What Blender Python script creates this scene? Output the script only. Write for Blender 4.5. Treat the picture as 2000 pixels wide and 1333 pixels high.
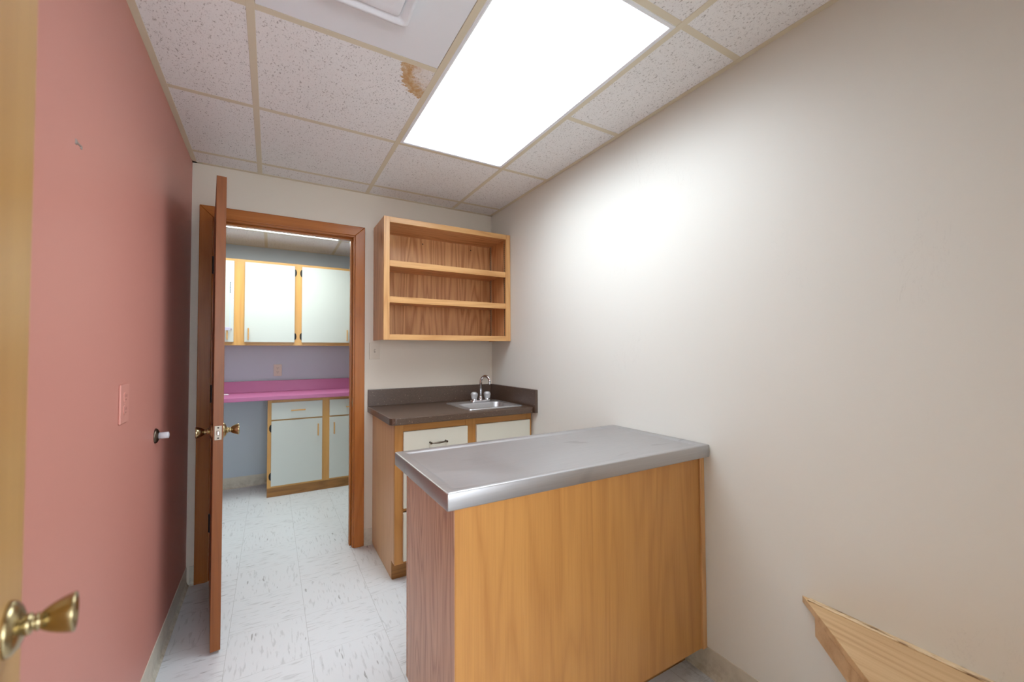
import bpy, bmesh, math, random
from mathutils import Vector, Matrix
random.seed(7)
S = bpy.context.scene
for o in list(bpy.data.objects): bpy.data.objects.remove(o)
COL = S.collection

# ------------------------------------------------------------------ camera
CAMZ = 1.257
YAW, PITCH, ROLL, FPX = 0.5289, 0.0279, -0.0053, 805.86
cd = bpy.data.cameras.new('camera'); cam = bpy.data.objects.new('camera', cd); COL.objects.link(cam)
cd.sensor_width = 36.0; cd.lens = 36.0*FPX/2000.0; cd.clip_start = 0.02
f = Vector((math.sin(YAW)*math.cos(PITCH), math.cos(YAW)*math.cos(PITCH), math.sin(PITCH)))
r = Vector((math.cos(YAW), -math.sin(YAW), 0)); u = r.cross(f)
c_, s_ = math.cos(ROLL), math.sin(ROLL)
r2 = c_*r + s_*u; u2 = -s_*r + c_*u
M = Matrix((r2, u2, -f)).transposed().to_4x4(); M.translation = (0, 0, CAMZ)
cam.matrix_world = M
cd.dof.use_dof = True; cd.dof.focus_distance = 1.9; cd.dof.aperture_fstop = 2.4
S.camera = cam

# ------------------------------------------------------------------ world, exposure
w = bpy.data.worlds.new('world'); S.world = w; w.use_nodes = True
w.node_tree.nodes['Background'].inputs[0].default_value = (.84, .93, 1.04, 1)
w.node_tree.nodes['Background'].inputs[1].default_value = 8.0
S.view_settings.view_transform = 'Standard'; S.view_settings.look = 'None'
S.view_settings.exposure = 0.40; S.view_settings.gamma = 1.0
LAMP = 11.0; LAMP2 = 11.5; HALL_FILL = 19.0      # emission of the main and back room troffers and the added hall fill

# ------------------------------------------------------------------ dimensions
T = 0.6096
XL, XR, YW, ZC = -0.387, 1.487, 2.857, 2.327     # left wall, right wall, door wall, ceiling
GX = [-0.0652+T*i for i in range(0, 3)]          # ceiling grid lines
GY = [2.6892-T*i for i in range(0, 7)]
Y2, Z2 = 4.68, 2.296                              # back room: far wall, ceiling
XB0, XB1 = -1.45, 1.75                            # back room: side walls
YE = -0.16                                        # entry wall (room face)

# ------------------------------------------------------------------ material helpers
def srgb(r, g, b):
    def c(v):
        v /= 255.0
        return v/12.92 if v <= .04045 else ((v+.055)/1.055)**2.4
    return (c(r), c(g), c(b), 1)
def mat(name):
    m = bpy.data.materials.new(name); m.use_nodes = True
    nt = m.node_tree; return m, nt, nt.nodes['Principled BSDF']
def N(nt, t, **kw):
    n = nt.nodes.new(t)
    for k, v in kw.items():
        if k.startswith('i_'): n.inputs[k[2:].replace('_', ' ')].default_value = v
        elif k.startswith('n_'): n.inputs[int(k[2:])].default_value = v
        else: setattr(n, k, v)
    return n
def L(nt, a, b): nt.links.new(a, b)
def Mt(nt, op, a, b=None, c=None, clamp=False):
    n = nt.nodes.new('ShaderNodeMath'); n.operation = op; n.use_clamp = clamp
    for i, v in enumerate((a, b, c)):
        if v is None: continue
        if isinstance(v, (int, float)): n.inputs[i].default_value = v
        else: nt.links.new(v, n.inputs[i])
    return n.outputs[0]
def mixc(nt, fac, a, b, mode='MIX'):
    n = nt.nodes.new('ShaderNodeMix'); n.data_type = 'RGBA'; n.blend_type = mode
    for s, v in ((n.inputs[0], fac), (n.inputs[6], a), (n.inputs[7], b)):
        if isinstance(v, (int, float, tuple)): s.default_value = v
        else: nt.links.new(v, s)
    return n.outputs[2]
def ramp(nt, fac, pts):
    n = nt.nodes.new('ShaderNodeValToRGB'); nt.links.new(fac, n.inputs[0])
    while len(n.color_ramp.elements) < len(pts): n.color_ramp.elements.new(.5)
    for e, (p, c) in zip(n.color_ramp.elements, pts):
        e.position = p; e.color = c if isinstance(c, tuple) else (c, c, c, 1)
    return n.outputs[0]
def mapped(nt, scale, loc=(0, 0, 0), rot=(0, 0, 0)):
    tc = nt.nodes.new('ShaderNodeTexCoord'); mp = nt.nodes.new('ShaderNodeMapping')
    nt.links.new(tc.outputs['Object'], mp.inputs[0])
    mp.inputs['Scale'].default_value = scale; mp.inputs['Location'].default_value = loc; mp.inputs['Rotation'].default_value = rot
    return mp.outputs[0]
def noise(nt, vec, scale, detail=3, rough=.5, dist=0):
    n = N(nt, 'ShaderNodeTexNoise'); n.inputs['Scale'].default_value = scale
    n.inputs['Detail'].default_value = detail; n.inputs['Roughness'].default_value = rough; n.inputs['Distortion'].default_value = dist
    nt.links.new(vec, n.inputs['Vector']); return n.outputs[0]
def bump(nt, bs, h, strength, dist=.002):
    n = nt.nodes.new('ShaderNodeBump'); n.inputs['Strength'].default_value = strength; n.inputs['Distance'].default_value = dist
    nt.links.new(h, n.inputs['Height']); nt.links.new(n.outputs[0], bs.inputs['Normal'])

_c = {}
def plain(name, col, rough=.5, metal=0, spec=.5, bumpy=0):
    if name in _c: return _c[name]
    m, nt, b = mat(name)
    v = mapped(nt, (1, 1, 1))
    n1 = noise(nt, v, 9, 3)
    L(nt, mixc(nt, Mt(nt, 'MULTIPLY', n1, .10), col, tuple(x*.8 for x in col[:3])+(1,)), b.inputs['Base Color'])
    b.inputs['Roughness'].default_value = rough; b.inputs['Metallic'].default_value = metal
    b.inputs['Specular IOR Level'].default_value = spec
    if bumpy: bump(nt, b, noise(nt, v, 260, 3), bumpy, .001)
    _c[name] = m; return m

def wood(kind, axis):
    """grain runs along axis; kinds differ in stain and figure"""
    key = kind+axis
    if key in _c: return _c[key]
    P = dict(oak=(srgb(222,172,114), srgb(186,128,72), .30, .55, 5.0),
             oak_ply=(srgb(222,170,118), srgb(178,118,70), .34, .80, 6.5),
             oak_panel=(srgb(202,145,80), srgb(168,110,55), .34, .42, 5.0),
             oak_red=(srgb(214,176,144), srgb(172,122,94), .36, .7, 11),
             oak_pale=(srgb(224,180,132), srgb(200,148,98), .36, .35, 4.0),
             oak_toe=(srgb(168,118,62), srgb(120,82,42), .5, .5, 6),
             cherry=(srgb(184,112,50), srgb(142,76,28), .26, .35, 4.0),
             cherry_edge=(srgb(142,82,34), srgb(110,58,22), .42, .35, 6.0),
             birch=(srgb(196,152,88), srgb(174,126,66), .35, .5, 2.2),
             maple=(srgb(214,164,94), srgb(190,136,70), .35, .4, 3.2),
             butcher=(srgb(208,174,130), srgb(166,122,78), .36, .5, 3.6))[kind]
    c1, c2, rough, contrast, freq = P
    m, nt, b = mat(kind+'_wood_'+axis)
    k = .10
    sc = {'x': (k, 1, 1), 'y': (1, k, 1), 'z': (1, 1, k)}[axis]
    v = mapped(nt, sc, (3.1, 1.7, 5.3))
    n1 = noise(nt, v, freq, 2, .45, .3)
    bands = Mt(nt, 'PINGPONG', Mt(nt, 'MULTIPLY', n1, 26), 1)
    bands = ramp(nt, bands, [(0, 1.0), (.35, .45), (.75, .08), (1, .0)])
    k2 = .016
    sc2 = {'x': (k2, 1, 1), 'y': (1, k2, 1), 'z': (1, 1, k2)}[axis]
    v2 = mapped(nt, sc2)
    pores = ramp(nt, noise(nt, v2, 420, 2, .6), [(.42, 0.0), (.62, 1.0)])
    mid = noise(nt, v2, 60, 3, .6)
    broad = noise(nt, mapped(nt, tuple(min(1, x*6) for x in sc2)), 3.0, 2)
    a = Mt(nt, 'MULTIPLY', bands, contrast)
    a = Mt(nt, 'ADD', a, Mt(nt, 'MULTIPLY', pores, contrast*.45))
    a = Mt(nt, 'ADD', a, Mt(nt, 'MULTIPLY', Mt(nt, 'SUBTRACT', mid, .5), .9), clamp=True)
    col = mixc(nt, a, c1, c2)
    tint = tuple(x*.86 for x in c1[:3])+(1,)
    col = mixc(nt, Mt(nt, 'MULTIPLY', ramp(nt, broad, [(.35, 0.0), (.65, 1.0)]), .45), col, mixc(nt, .5, col, tint))
    L(nt, col, b.inputs['Base Color'])
    b.inputs['Roughness'].default_value = rough; b.inputs['Specular IOR Level'].default_value = .45
    bump(nt, b, Mt(nt, 'ADD', bands, pores), .06, .0006)
    _c[key] = m; return m

def wall_mat(name, col, rough=.55, marks=False):
    if name in _c: return _c[name]
    m, nt, b = mat(name)
    v = mapped(nt, (1, 1, 1))
    big = noise(nt, v, 2.2, 3)
    c = mixc(nt, Mt(nt, 'MULTIPLY', big, .12), col, tuple(x*.88 for x in col[:3])+(1,))
    if marks:
        st = noise(nt, mapped(nt, (1, 1, .35), (9, 2, 4)), 9, 5, .7, 2.5)
        fine = ramp(nt, Mt(nt, 'ABSOLUTE', Mt(nt, 'SUBTRACT', st, .5)), [(0, 1.0), (.0018, .0)])
        gate = ramp(nt, noise(nt, v, 3.1, 1), [(.60, 0.0), (.68, 1.0)])
        c = mixc(nt, Mt(nt, 'MULTIPLY', Mt(nt, 'MULTIPLY', fine, gate), .2), c, srgb(120, 112, 104))
    L(nt, c, b.inputs['Base Color']); b.inputs['Roughness'].default_value = rough
    b.inputs['Specular IOR Level'].default_value = .35
    bump(nt, b, noise(nt, v, 150, 3, .6), .10, .001)
    _c[name] = m; return m

def floor_mat():
    m, nt, b = mat('vinyl_floor_tile')
    tc = N(nt, 'ShaderNodeTexCoord'); sp = N(nt, 'ShaderNodeSeparateXYZ'); L(nt, tc.outputs['Object'], sp.inputs[0])
    t = .3048
    fx = Mt(nt, 'DIVIDE', Mt(nt, 'ADD', sp.outputs[0], .150), t); fy = Mt(nt, 'DIVIDE', Mt(nt, 'SUBTRACT', sp.outputs[1], 1.03), t)
    ix, iy = Mt(nt, 'FLOOR', fx), Mt(nt, 'FLOOR', fy)
    par = Mt(nt, 'FLOORED_MODULO', Mt(nt, 'ADD', ix, iy), 2)
    # per tile offset
    off = Mt(nt, 'ADD', Mt(nt, 'MULTIPLY', ix, 7.31), Mt(nt, 'MULTIPLY', iy, 3.77))
    def flecks(sx, sy, scale, lo, hi, ang):
        cb = N(nt, 'ShaderNodeCombineXYZ'); L(nt, sp.outputs[0], cb.inputs[0]); L(nt, sp.outputs[1], cb.inputs[1]); L(nt, off, cb.inputs[2])
        mp = N(nt, 'ShaderNodeMapping'); L(nt, cb.outputs[0], mp.inputs[0]); mp.inputs['Scale'].default_value = (sx, sy, 1); mp.inputs['Rotation'].default_value = (0, 0, ang)
        return ramp(nt, noise(nt, mp.outputs[0], scale, 2, .5, .15), [(lo, 0.0), (hi, 1.0)])
    def mixp(a, bb):
        n = N(nt, 'ShaderNodeMix', data_type='FLOAT'); L(nt, par, n.inputs[0]); L(nt, a, n.inputs[2]); L(nt, bb, n.inputs[3]); return n.outputs[0]
    soft = mixp(flecks(.16, 1, 90, .56, .68, .12), flecks(1, .16, 90, .56, .68, .12))
    dark = mixp(flecks(.17, 1, 62, .685, .74, .12), flecks(1, .17, 62, .685, .74, .12))
    whit = mixp(flecks(.2, 1, 70, .60, .70, .1), flecks(1, .2, 70, .60, .70, .1))
    base = mixc(nt, Mt(nt, 'MULTIPLY', noise(nt, tc.outputs['Object'], 2.5, 3), .3), srgb(220, 223, 225), srgb(211, 214, 216))
    c = mixc(nt, Mt(nt, 'MULTIPLY', whit, .0), base, srgb(232, 232, 230))
    c = mixc(nt, Mt(nt, 'MULTIPLY', soft, .34), c, srgb(160, 162, 161))
    c = mixc(nt, Mt(nt, 'MULTIPLY', dark, .62), c, srgb(118, 117, 115))
    ex = Mt(nt, 'ABSOLUTE', Mt(nt, 'SUBTRACT', Mt(nt, 'FRACT', fx), .5)); ey = Mt(nt, 'ABSOLUTE', Mt(nt, 'SUBTRACT', Mt(nt, 'FRACT', fy), .5))
    jx = ramp(nt, ex, [(.4962, 0.0), (.4985, 1.0)]); jy = ramp(nt, ey, [(.4970, 0.0), (.499, 1.0)])
    j = Mt(nt, 'MAXIMUM', Mt(nt, 'MULTIPLY', jx, .62), Mt(nt, 'MULTIPLY', jy, .35))
    c = mixc(nt, j, c, srgb(120, 116, 108))
    # grime gathered close to the right wall beside the island
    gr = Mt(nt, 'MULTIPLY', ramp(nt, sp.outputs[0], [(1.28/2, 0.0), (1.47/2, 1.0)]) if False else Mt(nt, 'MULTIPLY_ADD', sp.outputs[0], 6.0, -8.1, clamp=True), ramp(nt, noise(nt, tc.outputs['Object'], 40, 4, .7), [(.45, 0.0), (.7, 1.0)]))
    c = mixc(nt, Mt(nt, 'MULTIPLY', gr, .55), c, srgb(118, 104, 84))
    L(nt, c, b.inputs['Base Color'])
    b.inputs['Roughness'].default_value = .34; b.inputs['Specular IOR Level'].default_value = .4
    return m

def ceiling_mat(stain=True):
    m, nt, b = mat('fissured_ceiling_tile' + ('_stained' if stain else ''))
    v = mapped(nt, (1, 1, 1))
    tc = N(nt, 'ShaderNodeTexCoord'); sp = N(nt, 'ShaderNodeSeparateXYZ'); L(nt, tc.outputs['Object'], sp.inputs[0])
    fis = ramp(nt, noise(nt, mapped(nt, (1, .6, 1)), 185, 2, .55, .8), [(.60, 0.0), (.66, 1.0)])
    pin = ramp(nt, noise(nt, v, 420, 2, .6), [(.60, 0.0), (.68, 1.0)])
    base = mixc(nt, noise(nt, v, 3, 2), srgb(244, 242, 240), srgb(238, 236, 234))
    c = mixc(nt, Mt(nt, 'MULTIPLY', fis, .55), base, srgb(126, 112, 104))
    c = mixc(nt, Mt(nt, 'MULTIPLY', pin, .34), c, srgb(150, 140, 134))
    if stain:
        dx = Mt(nt, 'DIVIDE', Mt(nt, 'SUBTRACT', .544, sp.outputs[0]), .135)
        dy = Mt(nt, 'DIVIDE', Mt(nt, 'SUBTRACT', sp.outputs[1], 1.47), .205)
        d = Mt(nt, 'ADD', Mt(nt, 'POWER', Mt(nt, 'MAXIMUM', dx, 0), 2), Mt(nt, 'POWER', Mt(nt, 'MAXIMUM', dy, 0), 2))
        d = Mt(nt, 'ADD', d, Mt(nt, 'MULTIPLY', Mt(nt, 'SUBTRACT', noise(nt, v, 45, 4, .7), .5), .9))
        inside = Mt(nt, 'MULTIPLY', Mt(nt, 'GREATER_THAN', dx, 0), Mt(nt, 'GREATER_THAN', dy, 0))
        e = ramp(nt, d, [(.0, .15), (.30, .30), (.55, 1.0), (.93, .95), (1.0, .0)])
        e = Mt(nt, 'MULTIPLY', e, inside)
        pat = mixc(nt, ramp(nt, noise(nt, v, 60, 3, .6), [(.4, 0.0), (.6, 1.0)]), srgb(196, 146, 82), srgb(208, 178, 134))
        c = mixc(nt, Mt(nt, 'MULTIPLY', e, .92), c, pat)
    L(nt, c, b.inputs['Base Color']); b.inputs['Roughness'].default_value = .9; b.inputs['Specular IOR Level'].default_value = .2
    bump(nt, b, Mt(nt, 'MULTIPLY', fis, -1), .5, .002)
    return m

def laminate_mat():
    m, nt, b = mat('brown_speckled_laminate')
    v = mapped(nt, (1, 1, 1))
    s1 = ramp(nt, noise(nt, v, 260, 2, .7), [(.35, 0.0), (.7, 1.0)])
    c = mixc(nt, s1, srgb(68, 48, 35), srgb(96, 73, 56))
    vo = N(nt, 'ShaderNodeTexVoronoi'); vo.inputs['Scale'].default_value = 70; L(nt, v, vo.inputs['Vector'])
    sp = ramp(nt, vo.outputs['Distance'], [(.10, 1.0), (.17, 0.0)])
    gate = ramp(nt, noise(nt, v, 40, 2), [(.48, 0.0), (.56, 1.0)])
    c = mixc(nt, Mt(nt, 'MULTIPLY', Mt(nt, 'MULTIPLY', sp, gate), .85), c, srgb(180, 158, 138))
    L(nt, c, b.inputs['Base Color']); b.inputs['Roughness'].default_value = .32; b.inputs['Specular IOR Level'].default_value = 1.0
    return m

def steel_mat(axis='x'):
    m, nt, b = mat('brushed_stainless_steel_'+axis)
    sc = {'x': (.02, 1, 1), 'y': (1, .02, 1)}[axis]
    n1 = noise(nt, mapped(nt, sc), 260, 3, .6); n2 = noise(nt, mapped(nt, (1, 1, 1)), 5, 4, .6)
    c = mixc(nt, n1, srgb(196, 194, 194), srgb(176, 174, 174))
    smear = ramp(nt, noise(nt, mapped(nt, (1.2, 3, 1), (2, 1, 0), (0, 0, .5)), 2.3, 2, .5, .6), [(.62, 0.0), (.68, 1.0)])
    c = mixc(nt, Mt(nt, 'MULTIPLY', smear, .35), c, srgb(138, 134, 134))
    L(nt, c, b.inputs['Base Color']); b.inputs['Metallic'].default_value = .92
    L(nt, Mt(nt, 'MULTIPLY_ADD', n2, .16, .34), b.inputs['Roughness'])
    bump(nt, b, n1, .05, .0004)
    return m

def base_mat():
    m, nt, b = mat('cream_vinyl_cove_base')
    tc = N(nt, 'ShaderNodeTexCoord'); sp = N(nt, 'ShaderNodeSeparateXYZ'); L(nt, tc.outputs['Object'], sp.inputs[0])
    v = tc.outputs['Object']
    g = Mt(nt, 'MULTIPLY', ramp(nt, noise(nt, v, 30, 4, .7), [(.42, 0.0), (.72, 1.0)]), Mt(nt, 'MULTIPLY_ADD', sp.outputs[2], -9, 1.0, clamp=True))
    c = mixc(nt, noise(nt, v, 8, 3), srgb(216, 210, 194), srgb(204, 197, 180))
    c = mixc(nt, Mt(nt, 'MULTIPLY', g, .55), c, srgb(128, 112, 86))
    L(nt, c, b.inputs['Base Color']); b.inputs['Roughness'].default_value = .42
    return m

def emit(name, col, strength, narrow=.75):
    m = bpy.data.materials.new(name); m.use_nodes = True; nt = m.node_tree
    nt.nodes.remove(nt.nodes['Principled BSDF'])
    e = N(nt, 'ShaderNodeEmission'); e.inputs[0].default_value = col; e.inputs[1].default_value = strength
    n = noise(nt, mapped(nt, (1, 1, 1)), 500, 2)        # prismatic lens dimples
    # prismatic acrylic lens: output narrows towards grazing angles
    ge = N(nt, 'ShaderNodeNewGeometry'); dt = N(nt, 'ShaderNodeVectorMath', operation='DOT_PRODUCT')
    L(nt, ge.outputs['Normal'], dt.inputs[0]); L(nt, ge.outputs['Incoming'], dt.inputs[1])
    k_ = Mt(nt, 'POWER', Mt(nt, 'ABSOLUTE', dt.outputs['Value']), narrow)
    L(nt, Mt(nt, 'MULTIPLY', k_, Mt(nt, 'MULTIPLY_ADD', n, strength*.08, strength*.96)), e.inputs[1])
    L(nt, e.outputs[0], nt.nodes['Material Output'].inputs[0]); return m

CREAM = wall_mat('cream_wall_paint', srgb(229, 228, 220), .5, True)
CREAM_SHADE = wall_mat('shaded_cream_wall_paint', srgb(224, 214, 198), .5, False)  # same cream paint as the right wall; its warmth in shade put into the colour
PINK = wall_mat('salmon_pink_wall_paint', srgb(207, 143, 129), .42)
PERI = wall_mat('pale_periwinkle_wall_paint', srgb(194, 205, 213), .5)
FLOOR = floor_mat(); TILE = ceiling_mat(True); TILE2 = ceiling_mat(False)
GRID = plain('cream_metal_ceiling_grid', srgb(220, 209, 184), .4)
WMETAL = plain('white_enamelled_metal', srgb(236, 237, 240), .35)
LAM = laminate_mat(); STEELX = steel_mat('x'); STEELY = steel_mat('y'); BASE = base_mat()
CHROME = plain('polished_chrome', srgb(225, 225, 228), .08, 1)
BRASS = plain('antique_brass', srgb(172, 156, 118), .24, 1)
BRONZE = plain('dark_pewter_bronze', srgb(110, 98, 86), .35, 1)
BLACK = plain('black_hinge_metal', srgb(34, 30, 28), .4, .6)
WHITELAM = plain('off_white_laminate', srgb(226, 222, 206), .35)
WHITELAM2 = plain('white_laminate', srgb(204, 209, 203), .35)
MAGENTA = plain('magenta_pink_laminate', srgb(192, 112, 156), .38)
IVORY = plain('ivory_plastic', srgb(214, 203, 184), .4)
PINKPL = plain('salmon_painted_plastic', srgb(214, 150, 136), .4)
DARK = plain('dark_slot', srgb(40, 34, 30), .6)
RUBBER = plain('white_rubber', srgb(205, 205, 210), .5)
LILAC = plain('pale_lilac_plastic', srgb(196, 190, 214), .4)
MARK = plain('dark_grey_print', srgb(70, 70, 76), .6)
def acrylic():
    m, nt, b = mat('clear_acrylic'); b.inputs['Transmission Weight'].default_value = .55
    b.inputs['Roughness'].default_value = .15; b.inputs['IOR'].default_value = 1.49
    L(nt, mixc(nt, noise(nt, mapped(nt, (1, 1, 1)), 200, 2), srgb(248, 248, 248), srgb(225, 224, 224)), b.inputs['Base Color']); return m
ACRYL = acrylic()

# ------------------------------------------------------------------ mesh helpers
def bm_(): return bmesh.new()
def box(b, x0, x1, y0, y1, z0, z1, bev=0, seg=2):
    r = bmesh.ops.create_cube(b, size=1)
    vs = r['verts']
    for v in vs:
        v.co = Vector(((x0+x1)/2+v.co.x*(x1-x0), (y0+y1)/2+v.co.y*(y1-y0), (z0+z1)/2+v.co.z*(z1-z0)))
    if bev:
        es = list({e for v in vs for e in v.link_edges})
        bmesh.ops.bevel(b, geom=es, offset=bev, segments=seg, profile=.5, affect='EDGES')
    return b
def B(x0, x1, y0, y1, z0, z1, bev=0, seg=2): return box(bm_(), x0, x1, y0, y1, z0, z1, bev, seg)
def lathe(b, prof, org, axis, n=28, sx=1, sy=1):
    """prof: (radius, distance along axis)"""
    a = Vector(axis).normalized(); t = Vector((0, 0, 1)) if abs(a.z) < .9 else Vector((1, 0, 0))
    p = a.cross(t).normalized(); q = a.cross(p)
    rings = []
    for rad, d in prof:
        rings.append([b.verts.new(Vector(org)+a*d+(p*math.cos(2*math.pi*k/n)*sx+q*math.sin(2*math.pi*k/n)*sy)*max(rad, 1e-5)) for k in range(n)])
    for A_, B_ in zip(rings, rings[1:]):
        for k in range(n):
            fc = b.faces.new((A_[k], A_[(k+1) % n], B_[(k+1) % n], B_[k])); fc.smooth = True
    b.faces.new(rings[0]); b.faces.new(rings[-1][::-1])
    return b
def tube(b, pts, rad, n=14):
    pts = [Vector(p) for p in pts]; rings = []
    prev = None
    for i, p in enumerate(pts):
        t = (pts[min(i+1, len(pts)-1)]-pts[max(i-1, 0)]).normalized()
        if prev is None:
            s = Vector((0, 1, 0)) if abs(t.y) < .9 else Vector((1, 0, 0)); x = t.cross(s).normalized()
        else: x = (prev-t*prev.dot(t)).normalized()
        prev = x; y = t.cross(x); rr = rad[i] if isinstance(rad, (list, tuple)) else rad
        rings.append([b.verts.new(p+(x*math.cos(2*math.pi*k/n)+y*math.sin(2*math.pi*k/n))*rr) for k in range(n)])
    for A_, B_ in zip(rings, rings[1:]):
        for k in range(n):
            fc = b.faces.new((A_[k], A_[(k+1) % n], B_[(k+1) % n], B_[k])); fc.smooth = True
    b.faces.new(rings[0]); b.faces.new(rings[-1][::-1]); return b
def prism(b, poly, z0, z1, bev=0):
    lo = [b.verts.new((x, y, z0)) for x, y in poly]; hi = [b.verts.new((x, y, z1)) for x, y in poly]
    n = len(poly); b.faces.new(lo[::-1]); b.faces.new(hi)
    for k in range(n): b.faces.new((lo[k], lo[(k+1) % n], hi[(k+1) % n], hi[k]))
    bmesh.ops.recalc_face_normals(b, faces=b.faces)
    if bev: bmesh.ops.bevel(b, geom=list(b.edges), offset=bev, segments=2, profile=.5, affect='EDGES')
    return b
def roundrect(x0, x1, y0, y1, r, n=5):
    P = []
    for cx, cy, a0 in ((x1-r, y1-r, 0), (x0+r, y1-r, 90), (x0+r, y0+r, 180), (x1-r, y0+r, 270)):
        for k in range(n+1):
            a = math.radians(a0+90*k/n); P.append((cx+r*math.cos(a), cy+r*math.sin(a)))
    return P
def loft(b, loops, cap0=False, cap1=False, smooth=True):
    R = [[b.verts.new(p) for p in lp] for lp in loops]; n = len(R[0])
    for A_, B_ in zip(R, R[1:]):
        for k in range(n):
            fc = b.faces.new((A_[k], A_[(k+1) % n], B_[(k+1) % n], B_[k])); fc.smooth = smooth
    if cap0: b.faces.new(R[0][::-1])
    if cap1: b.faces.new(R[-1])
    bmesh.ops.recalc_face_normals(b, faces=b.faces); return b

ROOT = {}
def obj(name, b, m, parent=None, label=None):
    me = bpy.data.meshes.new(name)
    if parent is not None:
        rt = parent
        while rt.parent: rt = rt.parent
        bmesh.ops.translate(b, verts=b.verts, vec=-Vector(ROOT[rt.name]))
    bmesh.ops.recalc_face_normals(b, faces=b.faces)
    b.to_mesh(me); b.free(); me.materials.append(m)
    o = bpy.data.objects.new(name, me); COL.objects.link(o)
    if parent is not None: o.parent = parent
    if label: o['label'] = label
    return o
def local(name, b, m, parent, label=None):
    me = bpy.data.meshes.new(name); bmesh.ops.recalc_face_normals(b, faces=b.faces)
    b.to_mesh(me); b.free(); me.materials.append(m)
    o = bpy.data.objects.new(name, me); COL.objects.link(o); o.parent = parent
    if label: o['label'] = label
    return o
def thing(name, label, cat, loc=(0, 0, 0), rotz=0, group=None):
    o = bpy.data.objects.new(name, None); COL.objects.link(o); o.empty_display_size = .05
    o.location = loc; o.rotation_euler = (0, 0, rotz); o['label'] = label; o['category'] = cat
    if group: o['group'] = group
    ROOT[o.name] = loc; return o
def struct(name, b, m, label=None, parent=None):
    o = obj(name, b, m, parent)
    if parent is None: o['kind'] = 'structure'; ROOT[o.name] = (0, 0, 0)
    if label: o['label'] = label
    return o

# ------------------------------------------------------------------ setting: main room
struct('floor', B(XB0-.1, XB1+.1, -1.9, Y2+.1, -.06, 0), FLOOR, 'off-white vinyl tile floor with grey streaks')
struct('wall_left', B(XL-.12, XL, -.28, YW+.12, 0, 2.5), PINK, 'salmon pink painted wall on the left')
struct('wall_right', B(XR, XR+.12, -.28, YW+.12, 0, 2.5), CREAM, 'cream painted wall on the right')
DX0, DX1, DZ = -.281, .464, 2.024     # inner door frame opening
wb = bm_()
box(wb, XL-.0, DX0-.022, YW, YW+.12, 0, 2.5); box(wb, DX1+.022, XR+.0, YW, YW+.12, 0, 2.5); box(wb, DX0-.022, DX1+.022, YW, YW+.12, DZ+.022, 2.5)
struct('wall_back', wb, CREAM_SHADE, 'cream painted wall around the inner doorway')
# back room faces of the dividing wall, far and side walls
wb = bm_()
box(wb, XB0, XL-.12, YW+.02, YW+.12, 0, 2.5); box(wb, XR+.12, XB1, YW+.02, YW+.12, 0, 2.5)
struct('wall_divider', wb, PERI)
struct('wall_far', B(XB0-.1, XB1+.1, Y2, Y2+.1, 0, 2.5), PERI, 'pale blue wall at the end of the back room')
struct('wall_far_left', B(XB0-.1, XB0, YW+.02, Y2, 0, 2.5), PERI)
struct('wall_far_right', B(XB1, XB1+.1, YW+.02, Y2, 0, 2.5), PERI)
# entry wall and hall behind the camera
EX0, EX1 = -.16, .68
wb = bm_()
box(wb, XL, EX0-.02, YE-.12, YE, 0, 2.5); box(wb, EX1+.02, XR, YE-.12, YE, 0, 2.5); box(wb, EX0-.02, EX1+.02, YE-.12, YE, 2.06, 2.5)
struct('wall_front', wb, CREAM)
wb = bm_()
box(wb, XB0-.1, XB0, -1.8, YE-.12, 0, 2.5); box(wb, XB1, XB1+.1, -1.8, YE-.12, 0, 2.5); 
WX0, WX1, WZ0, WZ1 = -.5, 1.6, .7, 2.15  # unseen opening added in the hall wall to let world light in as fill
box(wb, XB0-.1, WX0, -1.9, -1.8, 0, 2.5); box(wb, WX1, XB1+.1, -1.9, -1.8, 0, 2.5); box(wb, WX0, WX1, -1.9, -1.8, 0, WZ0); box(wb, WX0, WX1, -1.9, -1.8, WZ1, 2.5)
box(wb, XB0, XL-.12, YE-.12, YE-.02, 0, 2.5); box(wb, XR+.12, XB1, YE-.12, YE-.02, 0, 2.5)
struct('wall_hall', wb, CREAM)
# ceilings: tiles lie between the tees
def ceiling(name, xs, ys, z, skip, m, label=None):
    b = bm_()
    for i in range(len(xs)-1):
        for j in range(len(ys)-1):
            if (i, j) in skip: continue
            box(b, xs[i]+.0095, xs[i+1]-.0095, ys[j]+.0095, ys[j+1]-.0095, z+.0012, z+.016, .0015, 1)
    o = struct(name, b, m, label)
    return o
xs = [XL]+GX+[XR]; ys = sorted([YW]+[y for y in GY if y > YE]+[YE])
ld = [i for i, x in enumerate(xs) if abs(x-GX[1]) < .01][0]
ly = [i for i, y in enumerate(ys) if abs(y-.8604) < .01][0]
ceiling('ceiling', xs, ys, ZC, {(ld, ly), (ld, ly+1), (ld-1, ly)}, TILE, 'white fissured acoustic tile ceiling with a brown stain beside the light')
struct('ceiling_slab', B(XB0-.1, XB1+.1, -1.9, Y2+.1, 2.5, 2.56), plain('grey_slab', srgb(120, 120, 120), .8))
g = bm_()
for x in GX: box(g, x-.012, x+.012, YE, YW, ZC, ZC+.004, .0006, 1); box(g, x-.001, x+.001, YE, YW, ZC+.003, ZC+.04)
for y in [y for y in GY if y > YE]:
    for a, c in zip(xs, xs[1:]):
        if abs(a-GX[1]) < .01 and abs(y-1.47) < .01: continue
        box(g, a+(.012 if a != XL else 0), c-(.012 if c != XR else 0), y-.012, y+.012, ZC+.0005, ZC+.004, .0006, 1)
        box(g, a, c, y-.001, y+.001, ZC+.003, ZC+.035)
for (x0, x1, y0, y1) in ((XL, XL+.022, YE, YW), (XR-.022, XR, YE, YW), (XL, XR, YW-.022, YW), (XL, XR, YE, YE+.022)):
    box(g, x0, x1, y0, y1, ZC-.0005, ZC+.0025)
struct('trim_1', g, GRID, 'cream metal grid holding the ceiling tiles')
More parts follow.
